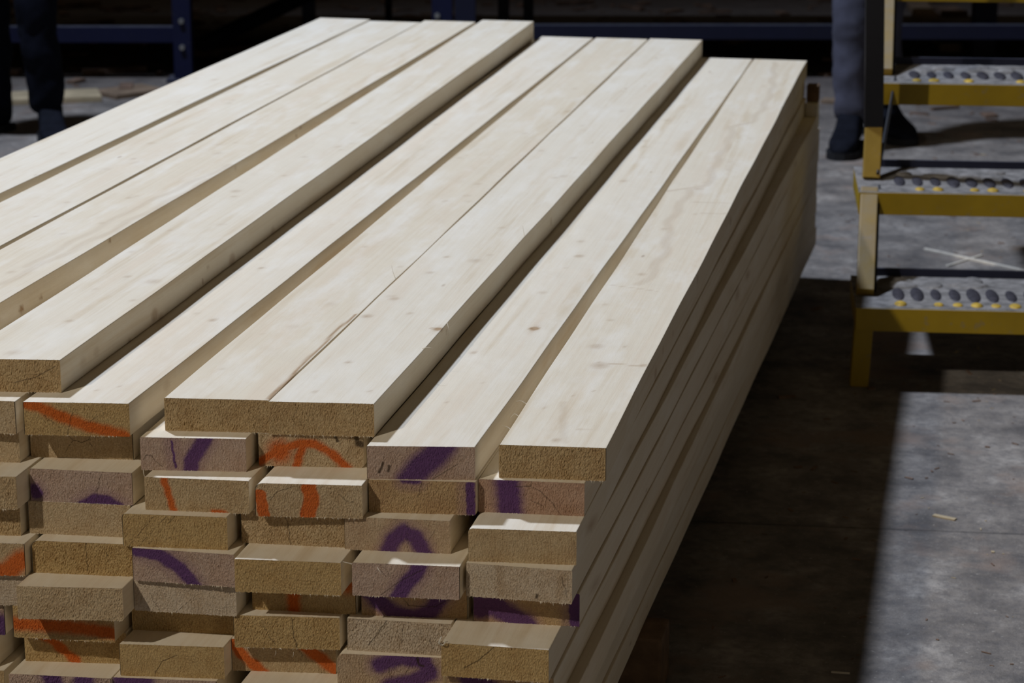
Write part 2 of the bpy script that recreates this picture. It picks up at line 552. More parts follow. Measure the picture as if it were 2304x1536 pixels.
    pc = np.zeros((N, 4), dtype=np.float32)
    cs = slice(nt, nv)
    ex, ez = allv[cs, 0], allv[cs, 2]
    wig = 0.0004 * np.sin(ex * 330 + ph[0]) + 0.0005 * np.sin(ez * 410 + ph[1])
    for ch, pts, wd, sf in strokes:
        pts2 = [(u * W, v * T) for u, v in pts]
        d = seg_dist(ex + wig, ez + wig, pts2) * 1000
        wd = wd * (1.4 if ch == 'p' else 1.25)
        val = 1 - smooth(wd * 0.5 * (1 - sf * 0.8), wd * 0.5 * (1.15 + sf * 1.5), d)
        k = {'o': 0, 'p': 1, 'b': 2}[ch]
        pc[cs, k] = np.maximum(pc[cs, k], val * (0.55 if ch == 'b' else 1))
        if ch == 'p':      # overspray haze
            pc[cs, 1] = np.maximum(pc[cs, 1], 0.24 * (1 - smooth(wd * 0.5, wd * 0.5 + 30, d)))
    if any(k_[0] == 'p' for k_ in strokes):
        pc[cs, 1] = np.maximum(pc[cs, 1], 0.09)
    for pts, wd in cracks:
        pts2 = [(u * W, v * T) for u, v in pts]
        d = seg_dist(ex + wig * 1.2, ez + wig * 0.8, pts2) * 1000
        wd = wd if wd > 1.8 else wd * 0.62
        pc[cs, 3] = np.maximum(pc[cs, 3], 0.85 * (1 - smooth(wd * 0.4, wd * 1.2, d)))
    if detail:
        # knots and resin streaks on top face / right face; (x, y, radius, strength)
        tx, ty, tz = tube_v[:, 0], tube_v[:, 1], tube_v[:, 2]
        is_top = tz > T - 0.004
        for (kx, ky, r, s) in knots:
            d = np.hypot((tx - kx), (ty - ky) * 0.8)
            v = s * ((1 - smooth(r * 0.55, r * 1.25, d)) * 0.62 + 0.5 * (1 - smooth(0, r * 0.5, d)))
            v += s * 0.18 * np.exp(-((tx - kx) / (r * 0.9)) ** 2 - ((ty - ky) / (r * 3.2)) ** 2)
            pc[:nt, 2] = np.maximum(pc[:nt, 2], np.where(is_top, v, 0))
        for (ky, kz, r, s) in skn:
            d = np.hypot((tz - kz), (ty - ky) * 0.7)
            v = s * (1 - smooth(r * 0.5, r * 1.3, d))
            pc[:nt, 2] = np.maximum(pc[:nt, 2], np.where(tx > W - 0.002, v, 0))
        for pts, wd, s in stains:
            d = seg_dist(tx + min(0.004, wd * .3) * np.sin(ty * 37), ty, pts)
            v = s * (1 - smooth(wd * 0.3, wd, d))
            pc[:nt, 2] = np.maximum(pc[:nt, 2], np.where(is_top, v, 0))
    ca = me.attributes.new('paint', 'FLOAT_COLOR', 'POINT')
    ca.data.foreach_set('color', pc.ravel())
    return me


NAMES = 'ABCDEF'
ORD = ['first', 'second', 'third', 'fourth', 'fifth', 'sixth', 'seventh', 'eighth', 'ninth', 'tenth', 'eleventh']
# near end of every board whose end shows: key -> (left px, left y, right px, right y, 't'op or 'b'ottom arris)
ENDS = {
    ('A', 0): (-190, 1036, 48, 1040, 'b'), ('B', 0): (70, 1027, 300, 1034, 'b'), ('C', 0): (312, 983, 555, 988, 't'),
    ('D', 0): (582, 1047, 820, 1052, 'b'), ('E', 0): (828, 1003, 1068, 1003, 't'), ('F', 0): (1122, 1000, 1363, 1008, 't'),
    ('A', 1): (-195, 1140, 40, 1145, 'b'), ('B', 1): (72, 1126, 298, 1136, 'b'), ('C', 1): (329, 1146, 560, 1155, 'b'),
    ('D', 1): (577, 1160, 816, 1166, 'b'), ('E', 1): (824, 1164, 1059, 1170, 'b'), ('F', 1): (1070, 1163, 1307, 1173, 'b'),
    ('A', 2): (-185, 1200, 47, 1204, 'b'), ('B', 2): (72, 1199, 302, 1209, 'b'), ('C', 2): (278, 1155, 508, 1163, 't'),
    ('D', 2): (556, 1221, 786, 1232, 'b'), ('E', 2): (777, 1235, 1014, 1245, 'b'), ('F', 2): (1054, 1188, 1297, 1196, 't'),
    ('A', 3): (-180, 1218, 51, 1222, 't'), ('B', 3): (83, 1288, 312, 1297, 'b'), ('C', 3): (298, 1232, 527, 1247, 't'),
    ('D', 3): (530, 1257, 764, 1265, 't'), ('E', 3): (793, 1265, 1032, 1274, 't'), ('F', 3): (1048, 1266, 1289, 1283, 't'),
    ('A', 4): (-165, 1357, 70, 1361, 'b'), ('B', 4): (61, 1320, 290, 1324, 't'), ('C', 4): (305, 1372, 532, 1385, 'b'),
    ('D', 4): (569, 1370, 800, 1381, 'b'), ('E', 4): (814, 1383, 1051, 1391, 'b'), ('F', 4): (1065, 1396, 1305, 1408, 'b'),
    ('A', 5): (-220, 1422, 12, 1426, 'b'), ('B', 5): (30, 1432, 262, 1444, 'b'), ('C', 5): (300, 1416, 525, 1426, 'b'),
    ('D', 5): (530, 1455, 764, 1460, 'b'), ('E', 5): (784, 1462, 1018, 1475, 'b'), ('F', 5): (992, 1446, 1236, 1460, 't'),
    ('A', 6): (-240, 1494, -5, 1500, 'b'), ('B', 6): (60, 1486, 285, 1492, 'b'), ('C', 6): (289, 1450, 521, 1456, 't'),
    ('D', 6): (524, 1507, 756, 1514, 'b'), ('E', 6): (762, 1470, 992, 1478, 't'), ('F', 6): (1007, 1585, 1243, 1597, 'b'),
    ('A', 7): (-225, 1503, 10, 1507, 't'), ('B', 7): (21, 1515, 250, 1525, 't'), ('C', 7): (253, 1523, 486, 1531, 't'),
    ('D', 7): (536, 1545, 770, 1553, 't'), ('E', 7): (780, 1560, 1014, 1568, 't'), ('F', 7): (1015, 1625, 1252, 1637, 't'),
}
S_ = {   # sprayed marks: (colour, points in end coordinates, width mm, softness)
    ('C', 0): [('p', [(.62, 1), (.54, .6), (.48, .3), (.47, -.1)], 11, .7), ('p', [(.3, .9), (.33, .1)], 1.5, 1)],
    ('D', 0): [('o', [(.0, .1), (.12, .35), (.3, .62), (.42, .72), (.55, .68), (.7, .42), (.85, -.05)], 6.5, .9), ('o', [(.42, .6), (.38, .3), (.36, 0)], 6, 1), ('o', [(.2, .45)], 16, 1.2)],
    ('E', 0): [('p', [(.72, 1.1), (.62, .7), (.5, .4), (.38, -.1)], 17, .9)],
    ('B', 1): [('p', [(.03, .35), (.06, .25)], 9, .8), ('p', [(.52, -.12), (.64, .08), (.76, .02), (.86, -.15)], 12, .5)],
    ('C', 1): [('o', [(.19, .92), (.23, .5), (.27, .02)], 5.5, .8), ('o', [(.66, 0), (.76, -.03)], 5, 1)],
    ('D', 1): [('o', [(.04, .66), (.07, .04)], 11, .15), ('o', [(.5, .9), (.53, .55), (.48, .05)], 14, .2)],
    ('E', 1): [('p', [(.33, 1), (.46, 1)], 5, 1), ('p', [(.95, .9), (.96, .05)], 7, .5)],
    ('F', 1): [('p', [(.27, 1.1), (.29, .5), (.3, -.1)], 17, .8)],
    ('E', 2): [('p', [(.4, -.1), (.46, .35), (.56, .62), (.68, .42), (.76, -.1)], 11, 1)],
    ('A', 3): [('o', [(.7, .0), (.84, .15), (.97, .5)], 16, .7)],
    ('C', 3): [('p', [(.02, .97), (.25, .85), (.4, .6), (.52, .3), (.6, -.05)], 10, .7)],
    ('E', 3): [('p', [(.64, 1.05), (.6, .75), (.5, .4), (.42, -.05)], 11, .7)],
    ('D', 4): [('o', [(.4, 1), (.4, 0)], 9, 1), ('o', [(.92, .9)], 10, 1.6)],
    ('E', 4): [('p', [(.02, .95), (.14, .5), (.3, .12), (.5, -.02), (.66, .2), (.78, .8)], 11, 1)],
    ('F', 4): [('p', [(0, .9), (.05, .4), (.2, .5), (.36, .2), (.5, -.05)], 15, .8), ('p', [(.96, 1), (.98, 0)], 12, .3)],
    ('A', 5): [('p', [(.9, .3), (.98, .2)], 20, .8)],
    ('B', 5): [('o', [(-.02, .42), (.5, .42), (.8, .36), (1, .3)], 10, .9)],
    ('B', 6): [('o', [(.1, 1.05), (.28, .65), (.5, .05)], 7.5, .8)],
    ('D', 6): [('o', [(-.02, .95), (.1, .5), (.3, -.05)], 9, .6), ('o', [(.66, .95), (.82, .55), (1, .1)], 10, .6)],
    ('E', 6): [('p', [(.4, .7), (.6, .95), (.82, .85), (.88, .5), (.7, .2), (.5, .05)], 11, 1)],
    ('F', 6): [('p', [(.2, .9), (.4, .6)], 12, 1)],
    ('B', 7): [('p', [(.42, 1), (.45, .6)], 14, .8), ('p', [(.75, 1), (.7, .5)], 14, .8)],
    ('C', 7): [('p', [(.1, .9), (.3, .95)], 14, 1)],
}
LOOK = {
    ('C', 0): 'purple smear down the middle', ('D', 0): 'orange arch with a short stem', ('E', 0): 'broad slanting purple band',
    ('B', 1): 'purple mound and purple spot', ('C', 1): 'narrow orange streak near its left', ('D', 1): 'two blunt orange bars',
    ('E', 1): 'purple bar at its right edge', ('F', 1): 'upright purple band and arched crack', ('E', 2): 'soft purple arch',
    ('A', 3): 'orange blotch by its right edge', ('C', 3): 'purple curve falling to the right', ('E', 3): 'slanting purple stroke and long crack',
    ('D', 4): 'dim orange upright smudge', ('E', 4): 'dark purple cup shape', ('F', 4): 'purple at both edges', ('A', 5): 'purple blob at its right edge',
    ('B', 5): 'orange bar running across', ('B', 6): 'orange diagonal stripe', ('D', 6): 'two orange diagonal stripes', ('E', 6): 'purple hook shape',
    ('F', 6): 'purple smudge at the top', ('B', 7): 'two purple patches on the top arris', ('C', 7): 'purple patch at upper left',
    ('B', 0): 'round pith circle at the top', ('A', 0): 'no paint, half in shade', ('F', 0): 'no paint, coarse fuzzy saw cut',
    ('A', 1): 'no paint and frayed lower edge', ('A', 2): 'a broken lower corner', ('B', 2): 'no paint, smooth even cut', ('C', 2): 'slanting saw lines and bark corner',
    ('D', 2): 'no paint and a fine upright crack', ('F', 2): 'no paint, slanting grain lines', ('B', 3): 'rounded waney corner and dark stain',
    ('D', 3): 'no paint and a white frayed lower edge', ('F', 3): 'no paint, rust coloured resin streak', ('A', 4): 'no paint, grey speckled cut',
    ('B', 4): 'no paint, standing well proud', ('C', 4): 'no paint, pale torn lower half', ('C', 5): 'no paint, set back in deep shade',
    ('D', 5): 'no paint, deep twin cracks', ('E', 5): 'no paint and a steep crack', ('F', 5): 'sunlit cracked top, sticking out furthest',
    ('A', 6): 'no paint, mostly out of frame', ('C', 6): 'no paint, curved growth rings', ('A', 7): 'no paint, just in frame', ('D', 7): 'only its top showing',
    ('E', 7): 'end below the frame', ('F', 7): 'end below the frame',
}
K_ = {   # cracks
    ('B', 0): [([(.38, .75), (.42, .55), (.5, .48), (.58, .6), (.6, .95)], .9), ([(.42, .55), (.33, .15)], .6), ([(.57, .5), (.66, .2)], .6)],
    ('C', 0): [([(.03, .3), (.05, .45), (.1, .42), (.2, .1)], .9)],
    ('D', 0): [([(.74, .95), (.75, .8)], 2.2), ([(.93, 1), (.94, .75), (.99, .72)], 5)],
    ('E', 0): [([(.6, 0), (.7, .2), (.85, .5)], .8), ([(.11, .2), (.15, .5)], 2.2), ([(.2, .25), (.2, .4)], 2)],
    ('B', 1): [([(.7, .9), (.66, .4), (.64, .05)], .8)],
    ('D', 1): [([(.14, .5), (.2, .75), (.35, .92)], .7), ([(.78, .7), (.85, .55), (.92, .5)], .8)],
    ('E', 1): [([(.5, 1), (.46, .5)], .7)],
    ('F', 1): [([(.35, .82), (.5, .85), (.65, .55), (.78, .0)], .9), ([(.5, .85), (.5, 1)], .8), ([(.5, .4), (.62, .25)], .6)],
    ('D', 2): [([(.42, .95), (.46, .55), (.47, .0)], .9)],
    ('E', 2): [([(.6, .95), (.59, .5), (.6, 0)], .6), ([(.85, .7), (.78, .3)], .6)],
    ('C', 2): [([(.05, .0), (.3, .95)], .5), ([(.14, .0), (.42, .95)], .5), ([(.24, .1), (.5, .95)], .5)],
    ('B', 3): [([(.52, 1), (.53, .1)], .8), ([(.72, .8), (.75, .4)], .6)],
    ('E', 3): [([(.27, .05), (.45, .5), (.65, .85)], .9), ([(.28, .95), (.36, .6)], .5)],
    ('F', 3): [([(.66, .1), (.67, .2)], 2.0), ([(.9, .8), (.95, .2)], .9)],
    ('C', 4): [([(.25, 0), (.15, .6)], .6), ([(.4, .0), (.6, .55)], .5)],
    ('E', 4): [([(.3, .95), (.45, .35), (.7, .35), (.98, .85)], .8)],
    ('D', 5): [([(.55, .95), (.56, .5), (.6, 0)], 1.3), ([(.28, .7), (.38, .1)], .7)],
    ('E', 5): [([(.38, 1), (.3, .6), (.2, .2)], 1.1), ([(.53, .8), (.52, .3)], .6), ([(.79, .5), (.82, .2)], .7)],
    ('F', 5): [([(.5, 1), (.35, .55), (.22, .3)], 1.1)],
    ('C', 6): [([(.33, .1), (.4, .5), (.55, .7)], 1.0)],
    ('D', 6): [([(.6, 1), (.68, .5)], .7)],
    ('E', 6): [([(.48, .7), (.52, .1)], .7), ([(.72, .9), (.66, .5)], .7), ([(.76, .95), (.78, .75), (.82, .72)], 2.2)],
}
B_ = {('F', 3): [('b', [(.32, .9), (.33, .2)], 6, 1.2), ('b', [(.9, .8), (.88, .2)], 6, 1)], ('F', 2): [('b', [(.97, .6), (.98, .3)], 5, 1)],
      ('B', 5): [('b', [(0, .6), (.3, .2)], 5, 2)]}
ROUND = {('B', 3): {'tl': 0.010}, ('D', 1): {'tl': 0.010}, ('C', 2): {'tl': 0.006}, ('B', 4): {'br': .004}, ('D', 0): {'br': 0.005}, ('E', 6): {'tl': .009}, ('F', 2): {'tl': .006}}
LVN = {2: 'topmost board', 1: 'upper half-layer'}


def far_shift(l):        # the lower layers of the bundle run slightly askew to the upper ones
    return {0: -0.005, -1: 0.0}.get(l, 0)


def place(key, level_z, xl, yl, xr, yr, edge, farx=None, fary=6.44, **kw):
    z = level_z if edge == 't' else level_z - T
    a, b = at(xl, yl, z), at(xr, yr, z)
    return dict(key=key, ztop=level_z, xc=(a[0] + b[0]) / 2, yl=a[1], yr=b[1], farx=farx, fary=fary, kw=kw)


boards = []
for (c, l), e in ENDS.items():
    d = place((c, l), Z0 - l * P, *e)
    if (c, l) in (('F', 1), ('E', 1)): d['yl'] += .022; d['yr'] += .022
    d['skew'] = max(-.02, min(.024, d['yr'] - d['yl']))
    boards.append(d)
for d in boards:
    c, l = d['key']
    if l == 0:
        far = {'A': -1.335, 'B': -1.19, 'C': -1.045, 'D': -0.875, 'E': -0.7115, 'F': -0.567}[c]
    else:
        sh = {1: .025, 2: .030, 3: .030, 4: .034, 5: .05, 6: .045, 7: .045}[l]
        far = d['xc'] + sh
    d['farx'] = far
    rr = random.Random(hash(c) % 97 + l * 31 if False else ord(c) * 13 + l * 31)
    d['fary'] = 6.44 if l == 0 else rr.uniform(6.40, 6.49)
    if c == 'F' and l == 1: d['farx'], d['fary'] = -0.498 - W / 2, 6.42
    if c == 'F' and l == 2: d['farx'], d['fary'] = -0.492 - W / 2, 6.40
    if c == 'F' and l >= 3: d['farx'] = -0.457 - W / 2

# upper half layers
z1, z2 = Z0 + P, Z0 + 2 * P


def line_top(key, z, near_l, near_r, fr, fary=None, **kw):
    a, b = at(*near_l, z), at(*near_r, z)
    f = at(*fr, z)
    return dict(key=key, ztop=z, xc=(a[0] + b[0]) / 2, yl=a[1], yr=b[1], skew=b[1] - a[1], farx=f[0] - W / 2, fary=f[1], kw=kw)


orange = line_top('orange', z1, (55, 904), (288, 907), (1335, 85))
pairL = line_top('pairL', z1, (372, 895), (603, 900), (1457, 88))
pairR = line_top('pairR', z1, (605, 903), (840, 908), (1581, 90))
L4 = line_top('L4', z2, (-100, 806), (135, 810), (1201, 48))
ups = [orange, pairL, pairR, L4]


def from_right_line(key, z, p, q, ynear, cutskew=0.012):
    a, b = at(*p, z), at(*q, z)
    k = (b[0] - a[0]) / (b[1] - a[1])
    xn = a[0] + k * (ynear - a[1])
    return dict(key=key, ztop=z, xc=xn - W / 2, yl=ynear - cutskew, yr=ynear, skew=cutskew, farx=b[0] - W / 2, fary=b[1], kw={})


ups.append(from_right_line('L3', z2, (0, 680), (1071, 49), 2.93))
ups.append(from_right_line('L2', z2, (0, 553), (946, 50), 2.95))
ups.append(from_right_line('L1', z2, (0, 435), (834, 43), 2.90))
# neighbour of the orange board, cut off by the left edge of the frame
nb = dict(key='leftnb', ztop=z1, xc=at(33, 902, z1)[0] - W / 2, yl=at(33, 902, z1)[1] - .01, yr=at(33, 902, z1)[1], skew=.01, farx=-1.305, fary=6.40, kw={})
ups.append(nb)
boards += ups

# boards nobody sees from here but which carry the others: three more columns on the left, the bottom layers
for l in range(0, 11):
    for i, c in enumerate(['h1', 'h2', 'h3']):
        rr = random.Random(l * 7 + i)
        boards.append(dict(key=(c, l), ztop=Z0 - l * P, xc=-1.485 - .1445 * i, yl=2.88 + rr.uniform(-.04, .05), skew=.008, farx=-1.47 - .1445 * i, fary=6.42 + rr.uniform(-.03, .03), kw={}))
    if l >= 8:
        for i, c in enumerate('FEDCBA'):
            rr = random.Random(l * 17 + i)
            boards.append(dict(key=(c, l), ztop=Z0 - l * P, xc=-0.603 - .1455 * i - 0.004 * (l % 2), yl=2.9 + rr.uniform(-.04, .05), skew=.008,
                               farx=-0.457 - W / 2 - .1445 * i, fary=6.45 + rr.uniform(-.03, .04), kw={}))
for i in range(3):
    boards.append(dict(key=('u%d' % i, -1), ztop=z1, xc=nb['xc'] - .146 * (i + 1), yl=2.90 + .01 * i, skew=.008, farx=nb['farx'] - .146 * (i + 1), fary=6.37, kw={}))

# keep neighbours of one layer from running into each other (rightmost column is fixed, the rest give way)
from collections import defaultdict
lay = defaultdict(list)
for d in boards: lay[round(d['ztop'], 4)].append(d)
for z, ds in lay.items():
    ds.sort(key=lambda d: -d['xc'])
    for a, b in zip(ds[:-1], ds[1:]):
        b['xc'] = min(b['xc'], a['xc'] - W - 0.0012)
        b['farx'] = min(b['farx'], a['farx'] - W - 0.0012)

TOPKN = {   # knots seen on the top faces: (px, py, radius m, strength)
    'L4': [(530, 430, .011, .5), (526, 442, .007, .5), (345, 633, .013, .5), (287, 622, .006, .7), (155, 722, .007, .6), (30, 793, .012, .45), (640, 395, .007, .4), (760, 330, .009, .35), (500, 505, .01, .25), (215, 650, .006, .3)],
    'orange': [(588, 603, .006, .8), (479, 720, .008, .7), (700, 480, .007, .5), (640, 700, .008, .3), (980, 280, .008, .4), (270, 868, .003, .9), (217, 878, .004, .5)],
    'pairR': [(1004, 578, .006, .7), (967, 613, .008, .6), (1069, 586, .013, .5), (887, 672, .009, .7), (826, 711, .010, .8), (922, 705, .006, .6), (783, 815, .006, .7), (985, 740, .008, 2.0), (1130, 512, .008, .4), (1250, 400, .01, .35), (1290, 355, .009, .3), (831, 880, .004, .6), (708, 881, .005, .6), (1400, 250, .01, .3)],
    'pairL': [(743, 684, .012, .25), (660, 735, .010, .25), (900, 600, .006, .4), (845, 680, .004, .6), (1050, 440, .01, .3), (1180, 300, .009, .3), (500, 830, .006, .3)],
    ('E', 0): [(1202, 739, .009, 2.2), (1065, 793, .006, .8), (1303, 576, .010, .8), (1307, 543, .008, .5), (1085, 860, .003, .7), (1403, 407, .010, .6), (1450, 330, .011, .3), (1500, 270, .012, .35), (1005, 905, .004, .5)],
    ('F', 0): [(1342, 779, .013, .6), (1350, 822, .016, .7), (1405, 780, .004, .8), (1448, 822, .007, .9), (1252, 990, .008, .7), (1362, 685, .006, .5), (1443, 617, .009, .6), (1335, 880, .003, .7), (1225, 917, .004, .6), (1290, 890, .003, .5), (1497, 515, .010, .5), (1570, 425, .012, .5), (1630, 480, .004, .5)],
    'L3': [(158, 652, .008, .5), (205, 585, .007, .6), (290, 445, .007, .5), (345, 615, .006, .4), (490, 345, .010, .35), (25, 612, .008, .4)],
    'L2': [(340, 322, .011, .35), (300, 357, .006, .6), (150, 455, .007, .5), (240, 380, .012, .25), (515, 232, .008, .4), (600, 190, .008, .3), (80, 487, .006, .4)],
    'L1': [(280, 290, .01, .2), (140, 345, .01, .2)],
}
TOPST = {
    ('F', 0): [([(1743, 140), (1737, 205), (1712, 250), (1690, 275), (1650, 285), (1640, 320), (1612, 365), (1592, 418), (1555, 424), (1535, 455), (1505, 500), (1500, 560), (1460, 625), (1440, 640)], .013, .22),
               ([(1575, 480), (1640, 482)], .004, .5), ([(1560, 455), (1650, 458)], .004, .4), ([(1345, 815), (1450, 824)], .004, .5), ([(1500, 430), (1560, 422)], .008, .3), ([(1275, 995), (1262, 945), (1272, 905)], .008, .2),
               ([(1370, 640), (1480, 655)], .003, .3), ([(1300, 965), (1430, 967)], .0025, .3)],
    'pairR': [([(970, 738), (995, 741)], .004, .7)],
    'L3': [([(0, 640), (250, 520), (480, 400), (640, 320)], .012, .2), ([(60, 600), (300, 470), (520, 370)], .010, .2)],
    'pairL': [([(606, 897), (640, 862), (700, 800), (760, 742), (800, 706)], .0035, 1.1), ([(372, 880), (420, 800), (520, 740), (620, 640)], .006, .15)],
}
SIDEKN = {'L4': [(335, 708, .011, .7), (352, 716, .009, .45), (508, 583, .012, .6), (275, 768, .006, .7), (443, 632, .004, .8), (600, 520, .010, .4), (200, 790, .008, .3)],
          'L3': [(240, 540, .004, 1.2), (36, 695, .006, 1.3), (83, 668, .004, 1.0), (655, 305, .005, .8)],
          'pairR': [(988, 745, .004, .6)]}


def to_local(d, P_):
    ox, oy, ang = d['ox'], d['yl'], d['ang']
    dx, dy = P_[0] - ox, P_[1] - oy
    ca, sa = math.cos(-ang), math.sin(-ang)
    return (dx * ca - dy * sa, dx * sa + dy * ca)


def spl(P0, pts, parent, th=0.0005):
    """a hair of torn fibre, child of its board; pts are local offsets"""
    pts = [Vector(P0) + Vector(p) for p in pts]
    fine = []
    m = len(pts) - 1
    for i in range(m * 4 + 1):          # smooth the polyline
        u = i / 4
        k = min(int(u), m - 1)
        f = u - k
        a, b = pts[k], pts[k + 1]
        p0 = pts[k - 1] if k > 0 else a
        p3 = pts[k + 2] if k + 2 <= m else b
        fine.append(0.5 * ((2 * a) + (b - p0) * f + (2 * p0 - 5 * a + 4 * b - p3) * f * f + (3 * a - p0 - 3 * b + p3) * f ** 3))
    bm = bmesh.new()
    rings = []
    for i, p in enumerate(fine):
        t_ = (fine[min(i + 1, len(fine) - 1)] - fine[max(i - 1, 0)]).normalized()
        x = t_.orthogonal().normalized()
        y = t_.cross(x)
        r = th * (1 - 0.6 * i / len(fine))
        rings.append([bm.verts.new(p + x * r * math.cos(q) + y * r * math.sin(q)) for q in (0, 1.57, 3.14, 4.71)])
    for a, b in zip(rings[:-1], rings[1:]):
        for q in range(4): bm.faces.new((a[q], a[(q + 1) % 4], b[(q + 1) % 4], b[q]))
    bm.faces.new(rings[0][::-1]); bm.faces.new(rings[-1])
    return bm_obj('splinter', bm, M_PALE, parent)


UPL = {'L4': 'bare spruce board with knotty right edge, front right of the raised top four',
       'L3': 'pinkish streaked spruce board, second from the right of the raised top four',
       'L2': 'cream spruce board, second from the left of the raised top four',
       'L1': 'pale spruce board forming the left edge of the raised top four',
       'orange': 'spruce board with an orange slash on its end, beside the raised top four',
       'pairL': 'left board of the touching raised pair, unpainted fuzzy end',
       'pairR': 'right board of the touching raised pair, scattered small knots',
       'leftnb': 'board end cut by the left frame edge, left of the orange-slashed end'}
END_TONE = {'ochre': (0.67, 0.48, 0.225), 'pale': (0.74, 0.62, 0.47), 'pink': (0.68, 0.53, 0.42), 'red': (0.64, 0.43, 0.29)}
TONE_OF = {'orange': 'ochre', 'F5': 'ochre', 'B5': 'ochre', 'B6': 'ochre', 'D5': 'ochre', 'D3': 'ochre', 'C2': 'ochre', 'B3': 'ochre', 'C6': 'ochre', 'D4': 'ochre', 'C5': 'ochre',
           'C0': 'pink', 'E0': 'pink', 'B1': 'pink', 'E3': 'pink', 'C3': 'pink', 'C4': 'pale', 'A4': 'pale', 'F3': 'pale', 'E5': 'pale', 'F1': 'red', 'E1': 'ochre', 'F4': 'ochre', 'E4': 'ochre', 'B7': 'pink', 'C7': 'pink'}
vis_obj = {}
for bi, d in enumerate(boards):
    key = d['key']
    tup = isinstance(key, tuple)
    hidden = tup and (key[0][0] in 'hu' or key[1] >= 8)
    W2 = W / 2
    ox = d['xc'] - W2
    dxf = d['farx'] - d['xc']
    L = math.hypot(dxf, d['fary'] - d['yl'])
    ang = -math.atan2(dxf, d['fary'] - d['yl'])
    d['ox'], d['ang'] = ox, ang
    topvis = (not tup) and key != 'leftnb' or key in (('E', 0), ('F', 0))
    detail = 2 if topvis else (1 if not hidden else 0)
    if hidden and key[0] == 'F': detail = 1
    seed = 1000 + bi
    rr = random.Random(seed)
    strokes = list(S_.get(key, [])) + list(B_.get(key, []))
    if key == 'orange': strokes = [('o', [(0, .98), (.15, .85), (.4, .5), (.65, .25), (.95, .02)], 8.5, .9)]
    cracks = list(K_.get(key, []))
    if key == 'orange': cracks = [([(.46, .7), (.4, .02)], 1.0), ([(.6, .4), (.7, .6)], .6), ([(.18, .65), (.28, .35)], .5)]
    if key == 'L4': cracks = [([(.55, .3), (.75, .45), (.95, .8)], .9)]
    if key == 'pairR': cracks = [([(.22, .45), (.3, .95)], .6)]
    z = d['ztop']
    kn = [(*to_local(d, at(px, py, z)), r, s * 0.8) for px, py, r, s in TOPKN.get(key, [])]
    if topvis:
        for k in range(9):
            kn.append((rr.uniform(.01, W - .01), rr.uniform(.3, 3.3), rr.uniform(.003, .010), rr.uniform(.15, .4)))
    st = [([to_local(d, at(px, py, z)) for px, py in pts], wd, s * 1.1) for pts, wd, s in TOPST.get(key, [])]
    skn = []
    for px, py, r, s in SIDEKN.get(key, []):
        # meet the vertical plane of the right face
        for zz in np.linspace(z - T, z, 12):
            q = to_local(d, at(px, py, zz))
            if abs(q[0] - W) < .012:
                skn.append((q[1], zz - (z - T), r, s))
                break
    if tup and key[0] == 'F':
        for k in range(7): skn.append((rr.uniform(.1, 3.3), rr.uniform(.008, .038), rr.uniform(.004, .011), rr.uniform(.3, .8)))
    elif detail:
        for k in range(3): skn.append((rr.uniform(.1, 3.3), rr.uniform(.008, .038), rr.uniform(.004, .010), rr.uniform(.2, .5)))
    pith = {('B', 0): (.5 * W, .9 * T), ('C', 6): (.5 * W, -.35 * T), ('B', 4): (-.05, .1), ('F', 1): (.55 * W, -.01), ('E', 4): (.7 * W, .09)}.get(key)
    me = make_board(L, d['skew'], seed, strokes, cracks, kn, skn, st, ROUND.get(key), detail, pith)
    o = link('lumber_board', me, [M_FACE, M_END])
    o.location = (ox, d['yl'], z - T)
    o.rotation_euler = (0, 0, ang)
    o['category'] = 'board'
    o.color = (*END_TONE.get(TONE_OF.get(key if not tup else key[0] + str(key[1]), ''), rr.choice([(0.68, 0.52, 0.31), (0.66, 0.49, 0.27), (0.70, 0.55, 0.35)])), 1.0)
    o['group'] = 'sawn boards of the bundle'
    if hidden:
        if key[0] == 'F':
            o['label'] = 'unpainted spruce board low in the bundle, %s layer down, rightmost column' % ORD[key[1]]
        else:
            o['label'] = 'sawn spruce board buried out of sight inside the bundle'
            o['group'] = 'boards buried inside the bundle'
    elif tup:
        c, l = key
        pos = {'A': 'sixth', 'B': 'fifth', 'C': 'fourth', 'D': 'third', 'E': 'second', 'F': 'rightmost'}[c]
        place_s = '%s full layer, %s' % (ORD[l], 'rightmost' if c == 'F' else pos + ' from right')
        lk = LOOK[key]
        o['label'] = 'board end: %s; %s' % (lk, place_s)
    else:
        o['label'] = UPL[key]
    vis_obj[key] = o

# loose fibres
spl((W, 0.45, T), [(0, 0, 0), (.004, -.01, -.008), (.003, -.012, -.03)], vis_obj['pairR'], .0004)
spl((W - .002, 0.30, T), [(0, 0, 0), (.008, -.006, .004), (.016, -.004, .003)], vis_obj['pairR'], .0005)
spl((W - .002, 1.05, T), [(0, 0, 0), (-.002, 0, .012), (-.004, .002, .018)], vis_obj['pairR'], .0004)
spl((W - .003, 0.72, T), [(0, 0, 0), (-.004, 0, .012), (-.006, .002, .02)], vis_obj['pairL'], .0004)
spl((.001, 0.14, T - .004), [(0, 0, 0), (-.008, .004, .003), (-.013, 0, -.002)], vis_obj[('F', 0)], .0006)
spl((.001, 0.20, T - .004), [(0, 0, 0), (-.010, .004, .004), (-.016, 0, .004)], vis_obj[('F', 0)], .0006)
spl((.0, 0.08, T - .003), [(0, 0, 0), (-.006, .004, .002), (-.011, 0, .004)], vis_obj[('F', 0)], .0005)
spl((.001, 0.0, T - .002), [(0, 0, 0), (-.003, -.004, .004), (.0, -.003, .012)], vis_obj[('F', 5)], .0016)
spl((.001, 0.0, T - .003), [(0, 0, 0), (.004, -.005, .004), (.006, -.004, .010)], vis_obj[('F', 5)], .001)
spl((.0, 0.0, T - .002), [(0, 0, 0), (-.006, -.002, .002), (-.012, -.002, .003)], vis_obj[('E', 3)], .0009)
